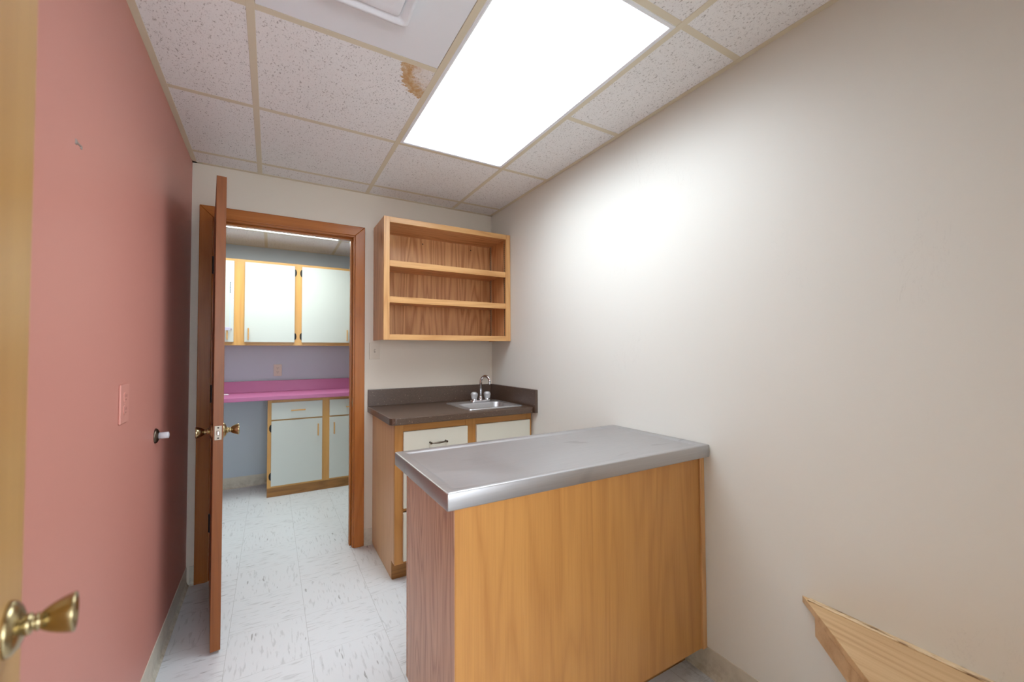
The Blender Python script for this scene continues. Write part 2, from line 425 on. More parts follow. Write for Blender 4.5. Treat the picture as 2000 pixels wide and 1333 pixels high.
# back room ceiling
gx2 = [-.655-.594, -.645, -.048, .549, 1.146]; gy2 = [2.99, 3.50, 4.085]
xs2 = [XB0]+gx2+[XB1]; ys2 = [YW+.12]+gy2[1:]+[Y2]
li = xs2.index(-.645)
ceiling('ceiling_far', xs2, ys2, Z2, {(li, 1), (li+1, 1)}, TILE2)
g = bm_()
for x in gx2:
    if abs(x+.048) < .01: box(g, x-.012, x+.012, YW+.12, gy2[1], Z2, Z2+.004); box(g, x-.012, x+.012, gy2[2], Y2, Z2, Z2+.004)
    else: box(g, x-.012, x+.012, YW+.12, Y2, Z2, Z2+.004)
for y in gy2[1:]: box(g, XB0, XB1, y-.012, y+.012, Z2+.0005, Z2+.0038)
box(g, XB0, XB1, Y2-.022, Y2, Z2-.0005, Z2+.003); box(g, XB0, XB1, YW+.12, YW+.142, Z2-.0005, Z2+.003)
struct('trim_2', g, GRID)
# hall ceiling
hs = bm_(); box(hs, XB0, XB1, -1.8, YE-.12, ZC, ZC+.02); struct('ceiling_hall', hs, TILE2)

# vinyl cove base
def cove(name, runs):
    b = bm_()
    for (ax, w_, s0, s1, d) in runs:     # profile: thin wall strip with a flared toe
        prof = [(0, .102), (.003, .101), (.004, .02), (.008, .008), (.014, .002), (.015, 0), (0, 0)]
        lo, hi = [], []
        for (t, z) in prof:
            if ax == 'x': lo.append((w_+d*t, s0, z)); hi.append((w_+d*t, s1, z))
            else: lo.append((s0, w_+d*t, z)); hi.append((s1, w_+d*t, z))
        A_ = [b.verts.new(p) for p in lo]; B_ = [b.verts.new(p) for p in hi]; n = len(A_)
        for k in range(n): b.faces.new((A_[k], A_[(k+1) % n], B_[(k+1) % n], B_[k]))
        b.faces.new(A_[::-1]); b.faces.new(B_)
    return struct(name, b, BASE, 'cream vinyl cove base')
cove('baseboard_left', [('x', XL, YE, YW, 1)])
cove('baseboard_back', [('y', YW, XL+.015, -.352, -1), ('y', YW, .536, .59, -1)])
cove('baseboard_right', [('x', XR, YE, 1.135, -1), ('x', XR, 1.44, 2.352, -1)])
cove('baseboard_far', [('y', Y2, XB0, -.02, -1)])

# ------------------------------------------------------------------ inner door frame
df = thing('door_frame', 'cherry-stained wood door frame around the opening to the back room', 'door frame', (0.09, YW, 0))
df['kind'] = 'structure'; df.name = 'door_1'; ROOT['door_1'] = (0.09, YW, 0)
def casing(parent, x0, x1, zt, y, d, w_=.062, m='cherry'):
    t = .014*d
    for s, (a, c) in enumerate(((x0-w_, x0), (x1, x1+w_))):
        b = bm_(); xi, xo = (c, a) if s == 0 else (a, c)
        # stile with mitred top
        vs = []
        for yy in (y, y+t):
            vs.append([b.verts.new(p) for p in ((xi, yy, 0), (xo, yy, 0), (xo, yy, zt+w_), (xi, yy, zt))])
        for k in range(4): b.faces.new((vs[0][k], vs[0][(k+1) % 4], vs[1][(k+1) % 4], vs[1][k]))
        b.faces.new(vs[0][::-1]); b.faces.new(vs[1])
        bmesh.ops.recalc_face_normals(b, faces=b.faces)
        bmesh.ops.bevel(b, geom=list(b.edges), offset=.003, segments=2, profile=.5, affect='EDGES')
        obj('side_casing', b, wood(m, 'z'), parent)
    b = bm_(); vs = []
    for yy in (y, y+t):
        vs.append([b.verts.new(p) for p in ((x0+.0005, yy, zt), (x1-.0005, yy, zt), (x1+w_-.0005, yy, zt+w_), (x0-w_+.0005, yy, zt+w_))])
    for k in range(4): b.faces.new((vs[0][k], vs[0][(k+1) % 4], vs[1][(k+1) % 4], vs[1][k]))
    b.faces.new(vs[0][::-1]); b.faces.new(vs[1]); bmesh.ops.recalc_face_normals(b, faces=b.faces)
    bmesh.ops.bevel(b, geom=list(b.edges), offset=.003, segments=2, profile=.5, affect='EDGES')
    obj('head_casing', b, wood(m, 'x'), parent)
casing(df, DX0-.008, DX1+.009, DZ+.008, YW, -1)
casing(df, DX0-.008, DX1+.009, DZ+.008, YW+.12, 1)
for (x0, x1, sx0, sx1) in ((DX0-.02, DX0, DX0, DX0+.012), (DX1, DX1+.02, DX1-.012, DX1)):
    o = obj('jamb', B(x0, x1, YW-.001, YW+.121, 0, DZ, .0015, 1), wood('cherry', 'z'), df)
    obj('door_stop', B(sx0, sx1, YW+.038, YW+.075, 0, DZ-.012, .003), wood('cherry', 'z'), o)
o = obj('head_jamb', B(DX0-.02, DX1+.02, YW-.001, YW+.121, DZ, DZ+.02, .0015, 1), wood('cherry', 'x'), df)
obj('door_stop', B(DX0, DX1, YW+.038, YW+.075, DZ-.012, DZ, .003), wood('cherry', 'x'), o)
b = B(DX1-.0015, DX1+.001, YW+.004, YW+.034, .905, .965, .0006, 1)
sp_ = obj('strike_plate', b, BRASS, df, 'small brass strike plate')
tube(b2 := bm_(), [(DX1-.001, YW+.004, .925), (DX1-.004, YW-.004, .927), (DX1-.003, YW-.009, .935), (DX1-.004, YW-.004, .943), (DX1-.001, YW+.004, .945)], .0015, 6)
obj('strike_lip', b2, BRASS, sp_)

# ------------------------------------------------------------------ door knobs
def knob(parent, x, y, z, d, root_local=True, nm='knob', k=1.0):
    """tulip knob with a round rose; pushes out along d*X from x, local coords"""
    def sc(pr): return [(a*k, c*k) for a, c in pr]
    ro = local('rose', lathe(bm_(), sc([(.033, 0), (.033, .002), (.031, .006), (.024, .011), (.016, .014), (.0125, .015)]), (x, y, z), (d, 0, 0)), BRASS, parent)
    kn = local(nm, lathe(bm_(), sc([(.0125, .014), (.0130, .017), (.0125, .020), (.0100, .021), (.0090, .0235), (.0110, .0245), (.0110, .026), (.0095, .027), (.0128, .031), (.0168, .037), (.0205, .0445), (.0232, .052), (.0245, .057), (.0240, .0595), (.0200, .0600), (.0190, .0570), (.012, .0560), (0, .0560)]), (x, y, z), (d, 0, 0)), BRASS, parent)
    return kn

# inner door leaf: hinged on the left jamb, swung 85 degrees into the room
LW, LT, LH = .702, .036, 2.014
leaf = thing('open_inner_door', 'cherry-stained flush door standing open into the room, seen edge on, hung on the doorway to the back room', 'door', (-.2835, YW-.010, 0))
leaf.rotation_euler = (0, 0, math.radians(6.2))
# local: hinge at origin, leaf runs along -Y, thickness from 0 to +X
lf = bm_(); box(lf, 0, LT, -LW, -.002, .012, .012+LH, .0012, 1)
local('door_panel', lf, wood('cherry_edge', 'z'), leaf)
for z in (1.76, 1.035, .32):
    b = bm_(); lathe(b, [(.0055, -.044), (.0055, .044)], (-.004, .002, z), (0, 0, 1), 12); box(b, -.003, .0, -.032, 0, z-.043, z+.043)
    lathe(b, [(.0035, -.050), (.0065, -.047), (.0055, -.044)], (-.004, .002, z), (0, 0, 1), 12); lathe(b, [(.0055, .044), (.0065, .047), (.0035, .050)], (-.004, .002, z), (0, 0, 1), 12)
    local('hinge', b, BLACK, leaf, 'dark butt hinge')
KZ = .922
knob(leaf, LT, -LW+.062, KZ, 1); knob(leaf, 0, -LW+.062, KZ, -1)
lp = local('latch_plate', B(.005, LT-.005, -LW-.0012, -LW+.003, KZ-.030, KZ+.030, .0006, 1), plain('worn_nickel', srgb(150, 138, 124), .35, .9), leaf, 'worn nickel latch plate')
b = bm_(); box(b, .0125, LT-.0125, -LW-.010, -LW, KZ-.010, KZ+.010, .003); local('latch_bolt', b, plain('light_nickel', srgb(205, 200, 192), .3, .9), lp)
for z in (-.022, .022): local('screw', lathe(bm_(), [(.0035, 0), (.003, .0008)], (LT/2, -LW-.001, KZ+z), (0, -1, 0), 12), DARK, lp)

# entry door leaf close to the camera
ent = thing('open_entry_door', 'blond wood entry door folded open against the pink wall at the left edge', 'door', (-.111, -.075, 0))
ent.rotation_euler = (0, 0, math.radians(10.0))
EW = .81
local('door_panel', B(-.044, 0, 0, EW, .012, 2.04, .0015, 1), wood('birch', 'z'), ent)
knob(ent, 0, EW-.060, .962, 1, k=.86); knob(ent, -.044, EW-.060, .962, -1, k=.86)
local('latch_plate', B(-.036, -.008, EW-.002, EW+.0012, .938, .994, .0006, 1), BRASS, ent)
for z in (1.78, 1.04, .3): local('hinge', lathe(bm_(), [(.0055, -.044), (.0055, .044)], (.004, -.004, z), (0, 0, 1), 12), BRASS, ent)
ef = thing('door_2', 'cherry-stained door frame of the entry doorway', 'door frame', (.26, YE, 0)); ef['kind'] = 'structure'
casing(ef, EX0, EX1, 2.045, YE, 1)
for x0, x1 in ((EX0-.02, EX0), (EX1, EX1+.02)): obj('jamb', B(x0, x1, YE-.121, YE+.001, 0, 2.045), wood('cherry', 'z'), ef)
obj('head_jamb', B(EX0-.02, EX1+.02, YE-.121, YE+.001, 2.045, 2.06), wood('cherry', 'x'), ef)

# wall bumper, nail anchor
bp_ = thing('wall_door_stop', 'round bronze wall bumper with a white rubber tip on the pink wall', 'door stop', (XL, 2.105, .938))
obj('rose', lathe(bm_(), [(.029, 0), (.029, .002), (.027, .006), (.020, .010), (.0135, .0115)], (XL, 2.105, .938), (1, 0, 0)), BRONZE, bp_)
obj('rubber_tip', lathe(bm_(), [(.0125, .008), (.0125, .040), (.0115, .0415), (.009, .042), (.008, .039), (0, .039)], (XL, 2.105, .938), (1, 0, 0)), RUBBER, bp_)
an = thing('wall_anchor', 'tiny grey metal picture anchor left high on the pink wall', 'wall hook', (XL, 1.312, 1.742))
b = bm_(); box(b, XL-.001, XL+.002, 1.292, 1.300, 1.735, 1.747, .001, 1); box(b, XL-.001, XL+.0015, 1.300, 1.322, 1.740, 1.744); box(b, XL-.001, XL+.002, 1.322, 1.329, 1.736, 1.745, .001, 1)
obj('bracket', b, plain('dull_grey_metal', srgb(160, 150, 142), .5, .5), an)

# ------------------------------------------------------------------ outlets and switch (local: x across, z up, faces -y)
def outlet(name, label, loc, rz, m, slotm, cat='outlet', w_=.070, h=.114, group=None):
    t = thing(name, label, cat, loc, rz, group)
    local('cover_plate', B(-w_/2, w_/2, -.0055, 0, -h/2, h/2, .002), m, t)
    for s in (-1, 1):
        b = bm_()
        lp = [(x, -.0075, z+s*.0195) for x, z in roundrect(-.0165, .0165, -.0145, .0145, .009)]
        loft(b, [[(x, -.004, z) for x, _, z in lp], lp], cap1=True, smooth=False)
        rc = local('receptacle', b, m, t)
        b = bm_()
        for x in (-.0065, .0065): box(b, x-.0011, x+.0011, -.0079, -.0070, s*.0195+.000, s*.0195+.0085)
        lathe(b, [(.0026, 0), (.0026, .0006)], (0, -.0073, s*.0195-.007), (0, -1, 0), 12)
        local('slots', b, slotm, rc)
    local('screw', lathe(bm_(), [(.003, 0), (.0024, .0014)], (0, -.005, 0), (0, -1, 0), 12), m, t)
    return t
outlet('wall_outlet', 'duplex outlet painted over in salmon pink on the pink wall', (XL, 1.682, 1.108), math.radians(90), PINKPL, plain('dark_salmon_slot', srgb(150, 92, 82), .6), w_=.082, h=.118)
outlet('wall_outlet', 'almond duplex outlet on the blue wall above the pink countertop', (.06, Y2, 1.095), 0, IVORY, DARK)
sw = thing('light_switch', 'cream light switch on the cream wall between door frame and shelf cabinet', 'switch', (.601, YW, 1.272))
SWP = plain('cream_switch_plastic', srgb(214, 202, 184), .4)
local('cover_plate', B(-.035, .035, -.005, 0, -.055, .055, .002), SWP, sw)
b = bm_(); box(b, -.005, .005, -.0056, -.0048, -.012, .012); local('slot_surround', b, plain('shadow_cream', srgb(170, 158, 140), .5), sw)
b = bm_(); box(b, -.0035, .0035, -.014, -.004, .000, .008, .001); local('toggle', b, SWP, sw)
for z in (-.030, .030): local('screw', lathe(bm_(), [(.0028, 0), (.0022, .0012)], (0, -.0048, z), (0, -1, 0), 12), SWP, sw)

# ------------------------------------------------------------------ ceiling light troffers and vent
def troffer(label, x0, x1, y0, y1, z, em, group=None):
    t = thing('ceiling_light', label, 'ceiling light', ((x0+x1)/2, (y0+y1)/2, z))
    b = bm_()
    def ring(a, zz): return [(x0+a, y0+a, zz), (x1-a, y0+a, zz), (x1-a, y1-a, zz), (x0+a, y1-a, zz)]
    loft(b, [ring(.0125, z+.002), ring(.0125, z-.0015), ring(.020, z-.003), ring(.027, z-.0005), ring(.027, z+.006)], smooth=False)
    obj('frame', b, WMETAL, t)
    obj('housing', loft(bm_(), [ring(.013, z+.004), ring(.013, z+.09)], cap1=True, smooth=False), WMETAL, t)
    obj('diffuser', B(x0+.0265, x1-.0265, y0+.0265, y1-.0265, z+.003, z+.006), em, t, 'glowing white prismatic diffuser')
    return t
troffer('large lit fluorescent troffer in the ceiling of the near room', GX[1], GX[2], .8604, .8604+2*T, ZC, emit('lit_diffuser', (.88, .97, 1.06, 1), LAMP))
troffer('lit fluorescent troffer in the back room seen through the doorway', -.645, .549, 3.50, 4.085, Z2, emit('lit_diffuser_cool', (.93, 1, .97, 1), LAMP2, .35))
troffer('added fill light in the unseen hall ceiling', .0, 1.2, -1.4, -.8, ZC, emit('hall_fill_diffuser', (.95, 1, .97, 1), HALL_FILL))  # unseen fill light, added to brighten the peninsula front and the ceiling
v = thing('ceiling_vent', 'white square metal air diffuser panel set in the ceiling grid', 'vent', ((GX[0]+GX[1])/2, 1.165, ZC))
cx, cy = (GX[0]+GX[1])/2, 1.165
def rr(h, z, r): return [(x, y, z) for x, y in roundrect(cx-h, cx+h, cy-h, cy+h, r, 4)]
b = loft(bm_(), [rr(.2915, ZC+.010, .002), rr(.2915, ZC+.0015, .002), rr(.2905, ZC+.0010, .002), rr(.10, ZC+.0010, .01)], smooth=False)
obj('face_plate', b, WMETAL, v)
b = loft(bm_(), [rr(.118, ZC+.0012, .012), rr(.128, ZC-.022, .016), rr(.126, ZC-.026, .014), rr(.117, ZC-.026, .012), rr(.090, ZC-.006, .010), rr(.086, ZC+.004, .010)], smooth=True)
obj('outer_cone', b, WMETAL, v)
b = loft(bm_(), [rr(.06, ZC-.002, .008), rr(.094, ZC-.018, .012), rr(.097, ZC-.021, .012), rr(.092, ZC-.0235, .012), rr(.07, ZC-.019, .01)], cap0=True, cap1=True, smooth=True)
obj('inner_pan', b, WMETAL, v)

# ------------------------------------------------------------------ open oak shelf cabinet
SX0, SX1, SYF, SZ0, SZ1 = .592, 1.482, 2.557, 1.338, 2.102
oc = thing('wall_shelf_cabinet', 'open oak wall cabinet with two shelves, hung above the sink counter', 'cabinet', ((SX0+SX1)/2, YW, SZ0))
e = .0004
obj('side_panel', B(SX0, SX0+.018, SYF+.019, YW, SZ0+.004, SZ1), wood('oak_ply', 'z'), oc)
obj('side_panel', B(SX1-.018, SX1, SYF+.019, YW, SZ0+.004, SZ1), wood('oak_ply', 'z'), oc)
obj('top_panel', B(SX0+.018, SX1-.018, SYF+.019, YW, SZ1-.030, SZ1-.012), wood('oak_ply', 'x'), oc)
obj('bottom_panel', B(SX0+.018, SX1-.018, SYF+.019, YW, SZ0+.020, SZ0+.036), wood('oak_ply', 'x'), oc)
obj('back_panel', B(SX0+.018, SX1-.018, YW-.008, YW, SZ0+.036, SZ1-.030), wood('oak_ply', 'z'), oc)
FS = .036
obj('frame_stile', B(SX0-.002, SX0-.002+FS, SYF, SYF+.019, SZ0, SZ1, .0012, 1), wood('oak', 'z'), oc)
obj('frame_stile', B(SX1+.002-FS, SX1+.002, SYF, SYF+.019, SZ0, SZ1, .0012, 1), wood('oak', 'z'), oc)
obj('frame_rail', B(SX0-.002+FS, SX1+.002-FS, SYF+e, SYF+.019, SZ1-.034, SZ1, .0012, 1), wood('oak', 'x'), oc)
obj('frame_rail', B(SX0-.002+FS, SX1+.002-FS, SYF+e, SYF+.019, SZ0, SZ0+.034, .0012, 1), wood('oak', 'x'), oc)
for zt in (1.832, 1.607):
    s = obj('shelf', B(SX0+.019, SX1-.019, SYF+.020, YW-.009, zt-.020, zt-.001), wood('oak_ply', 'x'), oc)
    obj('shelf_nosing', B(SX0+.0345, SX1-.0345, SYF+.003, SYF+.020, zt-.038, zt, .0012, 1), wood('oak', 'x'), s)
for x, y in ((SX1-.0205, YW-.035), (SX1-.0205, SYF+.045), (SX0+.0205, YW-.035), (SX0+.0205, SYF+.045)):
    b = bm_(); box(b, x-.0022, x+.0022, y-.008, y+.008, SZ0+.037, SZ1-.031)
    o = obj('shelf_track', b, plain('light_bronze_metal', srgb(176, 158, 132), .35, .7), oc, 'slotted metal shelf track')
    b = bm_()
    xx = x-.0024 if x > 1 else x+.0024
    for k in range(46): box(b, xx-.0004, xx+.0004, y-.003, y+.003, SZ0+.05+k*.0145, SZ0+.055+k*.0145)
    obj('slots', b, DARK, o)
for x in (.93, 1.305): obj('mounting_screw', lathe(bm_(), [(.0045, 0), (.004, .002)], (x, YW-.008, 2.035), (0, -1, 0), 12), BLACK, oc)

# ------------------------------------------------------------------ sink base cabinet and counter
BX0, BX1, BYF, BZ = .590, 1.482, 2.290, .866
bc = thing('sink_base_cabinet', 'oak base cabinet with off-white fronts under the brown sink counter', 'cabinet', ((BX0+BX1)/2, YW, 0))
b = bm_()
for poly in ([(BYF+.019, .10), (BYF+.019, BZ), (YW-.001, BZ), (YW-.001, 0), (BYF+.070, 0), (BYF+.070, .10)],):
    for (xa, xb) in ((BX0, BX0+.018), (BX1-.018, BX1)):
        bb = bm_(); A_ = [bb.verts.new((xa, y, z)) for y, z in poly]; B_ = [bb.verts.new((xb, y, z)) for y, z in poly]; n = len(A_)
        for k in range(n): bb.faces.new((A_[k], A_[(k+1) % n], B_[(k+1) % n], B_[k]))
        bb.faces.new(A_[::-1]); bb.faces.new(B_)
        obj('side_panel', bb, wood('oak_pale', 'z'), bc)
b.free()
obj('back_panel', B(BX0+.018, BX1-.018, YW-.010, YW-.001, 0, BZ-.02), wood('oak_ply', 'z'), bc)
obj('bottom_panel', B(BX0+.018, BX1-.018, BYF+.02, YW-.011, .10, .116), wood('oak_ply', 'x'), bc)
obj('toe_board', B(BX0+.002, BX1, BYF+.056, BYF+.0695, 0, .10, .001, 1), wood('oak_toe', 'x'), bc)
def vrail(p, x0, x1, y0, z0, z1, k='oak'): return obj('frame_stile', B(x0, x1, y0, y0+.019, z0, z1, .001, 1), wood(k, 'z'), p)
def hrail(p, x0, x1, y0, z0, z1, k='oak'): return obj('frame_rail', B(x0, x1, y0+e, y0+.019, z0, z1, .001, 1), wood(k, 'x'), p)
vrail(bc, BX0, BX0+.050, BYF, .10, BZ, 'oak_panel'); vrail(bc, BX1-.04, BX1, BYF, .10, BZ, 'oak_panel'); vrail(bc, 1.012, 1.082, BYF, .10, BZ, 'oak_panel')
for (a, c) in ((BX0+.050, 1.012), (1.082, BX1-.04)):
    hrail(bc, a, c, BYF, BZ-.044, BZ, 'oak_panel'); hrail(bc, a, c, BYF, .10, .13, 'oak_panel')
for z in (.383, .635): hrail(bc, BX0+.050, 1.012, BYF, z, z+.03, 'oak_panel')
def bar_pull(parent, p, axis, ln, m, out=.026, rad=.0042, wave=False):
    """bar handle in front (-y) of point p, along x or z"""
    b = bm_(); x, y, z = p; h = ln/2
    def q(t, d): return (x+t, y-d, z) if axis == 'x' else (x, y-d, z+t)
    if wave: tube(b, [q(-h, out*.9), q(-h*.7, out*.95), q(-h*.3, out*1.1), q(0, out*1.15), q(h*.3, out*1.1), q(h*.7, out*.95), q(h, out*.9)], [rad*.8, rad*.75, rad*1.15, rad*1.4, rad*1.15, rad*.75, rad*.8], 10)
    else:
        if axis == 'x': box(b, x-h, x+h, y-out-.004, y-out+.004, z-.0055, z+.0055, .002)
        else: box(b, x-.0055, x+.0055, y-out-.004, y-out+.004, z-h, z+h, .002)
    for t in (-h+.006, h-.006):
        tube(b, [q(t, 0), q(t, out)], rad if wave else .0045, 8)
        if wave: lathe(b, [(.0065, -.0), (.0065, .006)], q(t, out*.8), (0, -1, 0), 10); lathe(b, [(.006, 0), (.005, .003)], q(t, 0), (0, -1, 0), 10)
    return obj('handle', b, m, parent)
FY = BYF-.018
for (z0, z1) in ((.668, .822), (.404, .640), (.118, .379)):
    d_ = obj('drawer_front', B(BX0+.045, 1.019, FY, BYF-.0003, z0, z1, .0012, 1), WHITELAM, bc)
    bar_pull(d_, (.832, FY, (z0+z1)/2+.004), 'x', .105, BRONZE, wave=True)
dd = obj('cabinet_door', B(1.078, BX1-.022, FY, BYF-.0003, .118, .822, .0012, 1), WHITELAM, bc)
bar_pull(dd, (1.118, FY, .60), 'z', .105, BRONZE, wave=True)
bc.name = 'sink_base_cabinet'

# countertop with drop-in sink cut-out
CX0, CY0, CZ0, CZ1 = .556, 2.240, .866, .905
ct = thing('sink_countertop', 'brown speckled laminate countertop with backsplash and side splash', 'countertop', ((CX0+XR)/2, YW, CZ0))
KX0, KX1, KY0, KY1 = 1.075, 1.410, 2.345, 2.600      # bowl opening
b = bm_()
out = [(CX0, YW-.001), (CX0, CY0+.028), (CX0+.008, CY0+.010), (CX0+.028, CY0), (XR-.021, CY0), (XR-.021, YW-.001)]
prism(b, out, CZ0, CZ1, .004)
me_a = bpy.data.meshes.new('worktop'); b.to_mesh(me_a); b.free(); oa = bpy.data.objects.new('worktop', me_a); COL.objects.link(oa)
b = B(KX0, KX1, KY0, KY1, CZ0-.02, CZ1+.02); me_b = bpy.data.meshes.new('cutout'); b.to_mesh(me_b); b.free(); ob = bpy.data.objects.new('cutout', me_b); COL.objects.link(ob)
md = oa.modifiers.new('cut', 'BOOLEAN'); md.object = ob; md.operation = 'DIFFERENCE'; md.solver = 'EXACT'
bpy.context.view_layer.update()
b = bm_(); b.from_mesh(oa.evaluated_get(bpy.context.evaluated_depsgraph_get()).to_mesh())
bpy.data.objects.remove(oa); bpy.data.objects.remove(ob); bpy.data.meshes.remove(me_a); bpy.data.meshes.remove(me_b)
obj('worktop', b, LAM, ct)
obj('backsplash', B(CX0+.001, XR-.0205, YW-.021, YW-.0005, CZ1, 1.016, .002), LAM, ct)
obj('side_splash', B(XR-.020, XR-.0005, CY0-.022, YW-.0005, CZ0, 1.016, .002), LAM, ct)

sk = thing('bar_sink', 'small square stainless steel drop-in sink at the right end of the brown counter', 'sink', ((KX0+KX1)/2, (KY0+KY1)/2, CZ1))
def sr(a0, a1, b0, b1, z, r): return [(x, y, z) for x, y in roundrect(a0, a1, b0, b1, r, 6)]
b = bm_()
loft(b, [sr(1.045, 1.440, 2.315, 2.705, CZ1+.0003, .022), sr(1.047, 1.438, 2.317, 2.703, CZ1+.0055, .021), sr(1.054, 1.431, 2.324, 2.696, CZ1+.007, .018), sr(1.060, 1.425, 2.330, 2.690, CZ1+.0045, .018), sr(1.079, 1.406, 2.349, 2.596, CZ1+.0045, .045)], smooth=True)
obj('rim', b, STEELX, sk)
b = bm_()
loft(b, [sr(1.079, 1.406, 2.349, 2.596, CZ1+.0045, .045), sr(1.084, 1.401, 2.354, 2.591, CZ1-.004, .045), sr(1.092, 1.393, 2.362, 2.583, CZ1-.100, .05), sr(1.108, 1.377, 2.378, 2.567, CZ1-.128, .05), sr(1.150, 1.335, 2.42, 2.525, CZ1-.134, .04)], cap1=True, smooth=True)
obj('bowl', b, STEELY, sk)
obj('drain', lathe(bm_(), [(.042, 0), (.042, .002), (.036, .003), (.030, .001), (0, .001)], (1.242, 2.472, CZ1-.1335), (0, 0, 1)), CHROME, sk)

FX, FY2, FZ = 1.292, 2.655, CZ1+.0046
fc = thing('faucet', 'chrome gooseneck faucet with two clear acrylic knobs at the back of the sink', 'faucet', (FX, FY2, FZ))
b = bm_(); loft(b, [sr(FX-.082, FX+.082, FY2-.026, FY2+.026, FZ, .025), sr(FX-.082, FX+.082, FY2-.026, FY2+.026, FZ+.008, .025), sr(FX-.076, FX+.076, FY2-.021, FY2+.021, FZ+.014, .02)], cap0=True, cap1=True); obj('base_plate', b, CHROME, fc)
pts = [(FX, FY2, FZ+.012), (FX, FY2, FZ+.145)]
ddx, ddy = .56, -.83
for k in range(1, 13):
    a = math.pi*k/13*1.06; R_ = .036
    pts.append((FX+ddx*R_*(1-math.cos(a)), FY2+ddy*R_*(1-math.cos(a)), FZ+.145+R_*math.sin(a)))
x_, y_, z_ = pts[-1]; pts.append((x_+ddx*.001, y_+ddy*.001, z_-.016))
b = tube(bm_(), pts, .0088, 14); lathe(b, [(.015, 0), (.015, .010), (.011, .020), (.009, .028)], (FX, FY2, FZ+.012), (0, 0, 1)); obj('spout', b, CHROME, fc)
obj('aerator', lathe(bm_(), [(.0085, 0), (.009, -.006), (.009, -.014), (.0065, -.0145)], (pts[-1][0], pts[-1][1], pts[-1][2]+.006), (0, 0, 1)), CHROME, fc)
for s in (-1, 1):
    hx = FX+s*.051
    st = obj('valve_stem', lathe(bm_(), [(.018, 0), (.018, .005), (.014, .008), (.014, .010)], (hx, FY2, FZ+.0125), (0, 0, 1)), CHROME, fc)
    b = bm_(); n = 12
    prof = [(.0170, 0), (.0190, .004), (.0245, .028), (.0245, .036), (.0185, .045), (.009, .049)]
    rings = []
    for rad, d in prof:
        rings.append([b.verts.new((hx+math.cos(2*math.pi*k/n)*rad*(1 if k % 2 else .88), FY2+math.sin(2*math.pi*k/n)*rad*(1 if k % 2 else .88), FZ+.021+d)) for k in range(n)])
    for A_, B_ in zip(rings, rings[1:]):
        for k in range(n): b.faces.new((A_[k], A_[(k+1) % n], B_[(k+1) % n], B_[k]))
    b.faces.new(rings[0][::-1]); b.faces.new(rings[-1])
    obj('handle', b, ACRYL, fc, 'clear faceted acrylic knob')

# ------------------------------------------------------------------ peninsula cabinet with stainless top
IX0, IX1, IY0, IY1, IZ = .430, 1.459, 1.047, 1.500, .845
isl = thing('peninsula_cabinet', 'oak peninsula cabinet under the stainless top, against the right wall', 'cabinet', ((IX0+IX1)/2, (IY0+IY1)/2, 0))
obj('front_panel', B(IX0+.0005, IX1, IY0-.001, IY0+.018, .10, IZ, .001, 1), wood('oak_panel', 'z'), isl)
poly = [(IY0+.018, .10), (IY0+.018, IZ), (IY1-.020, IZ), (IY1-.020, .10), (IY1-.08, .10), (IY1-.08, 0), (IY0+.085, 0), (IY0+.085, .10)]
poly = [(IY0+.0005, 0), (IY0+.0005, .0995), (IY0+.018, .0995), (IY0+.018, IZ), (IY1-.020, IZ), (IY1-.020, .10), (IY1-.075, .10), (IY1-.075, 0)]
bb = bm_(); A_ = [bb.verts.new((IX0, y, z)) for y, z in poly]; B_ = [bb.verts.new((IX0+.018, y, z)) for y, z in poly]; n = len(A_)
for k in range(n): bb.faces.new((A_[k], A_[(k+1) % n], B_[(k+1) % n], B_[k]))
bb.faces.new(A_[::-1]); bb.faces.new(B_)
obj('side_panel', bb, wood('oak_red', 'z'), isl, 'reddish oak end panel with dark vertical grain')
obj('corner_strip', B(IX0-.0015, IX0+.0, IY0-.001, IY0+.018, .0, IZ, .0004, 1), wood('oak_red', 'z'), isl)
obj('side_panel', B(IX1-.018, IX1, IY0+.0185, IY1-.020, .10, IZ), wood('oak_panel', 'z'), isl)
obj('bottom_panel', B(IX0+.018, IX1-.018, IY0+.0185, IY1-.020, .10, .116), wood('oak_ply', 'x'), isl)
obj('toe_board', B(IX0+.018, XR-.016, IY0+.083, IY0+.097, 0, .0995, .001, 1), wood('oak_toe', 'x'), isl)
obj('toe_board', B(IX0+.018, XR-.016, IY1-.092, IY1-.078, 0, .0995, .001, 1), wood('oak_toe', 'x'), isl)
obj('filler_strip', B(IX1+.002, XR-.0165+.015, IY0-.008, IY0+.012, .098, IZ, .0015, 1), wood('oak', 'z'), isl, 'paler oak filler strip against the wall')
for (a, c) in ((IX0, IX0+.04), (.93, .97), (IX1-.04, IX1)): obj('frame_stile', B(a, c, IY1-.020, IY1, .10, IZ, .001, 1), wood('cherry', 'z') if a < .5 else wood('oak_panel', 'z'), isl)
for (a, c) in ((IX0+.04, .93), (.97, IX1-.04)):
    for z in (.10, .665, IZ-.035): obj('frame_rail', B(a, c, IY1-.020, IY1-e, z, z+.035, .001, 1), wood('oak_panel', 'x'), isl)
    dr = obj('drawer_front', B(a-.01, c+.01, IY1+.0003, IY1+.017, .695, .818, .0012, 1), WHITELAM, isl)
    dr = obj('cabinet_door', B(a-.01, c+.01, IY1+.0003, IY1+.017, .125, .672, .0012, 1), WHITELAM, isl)
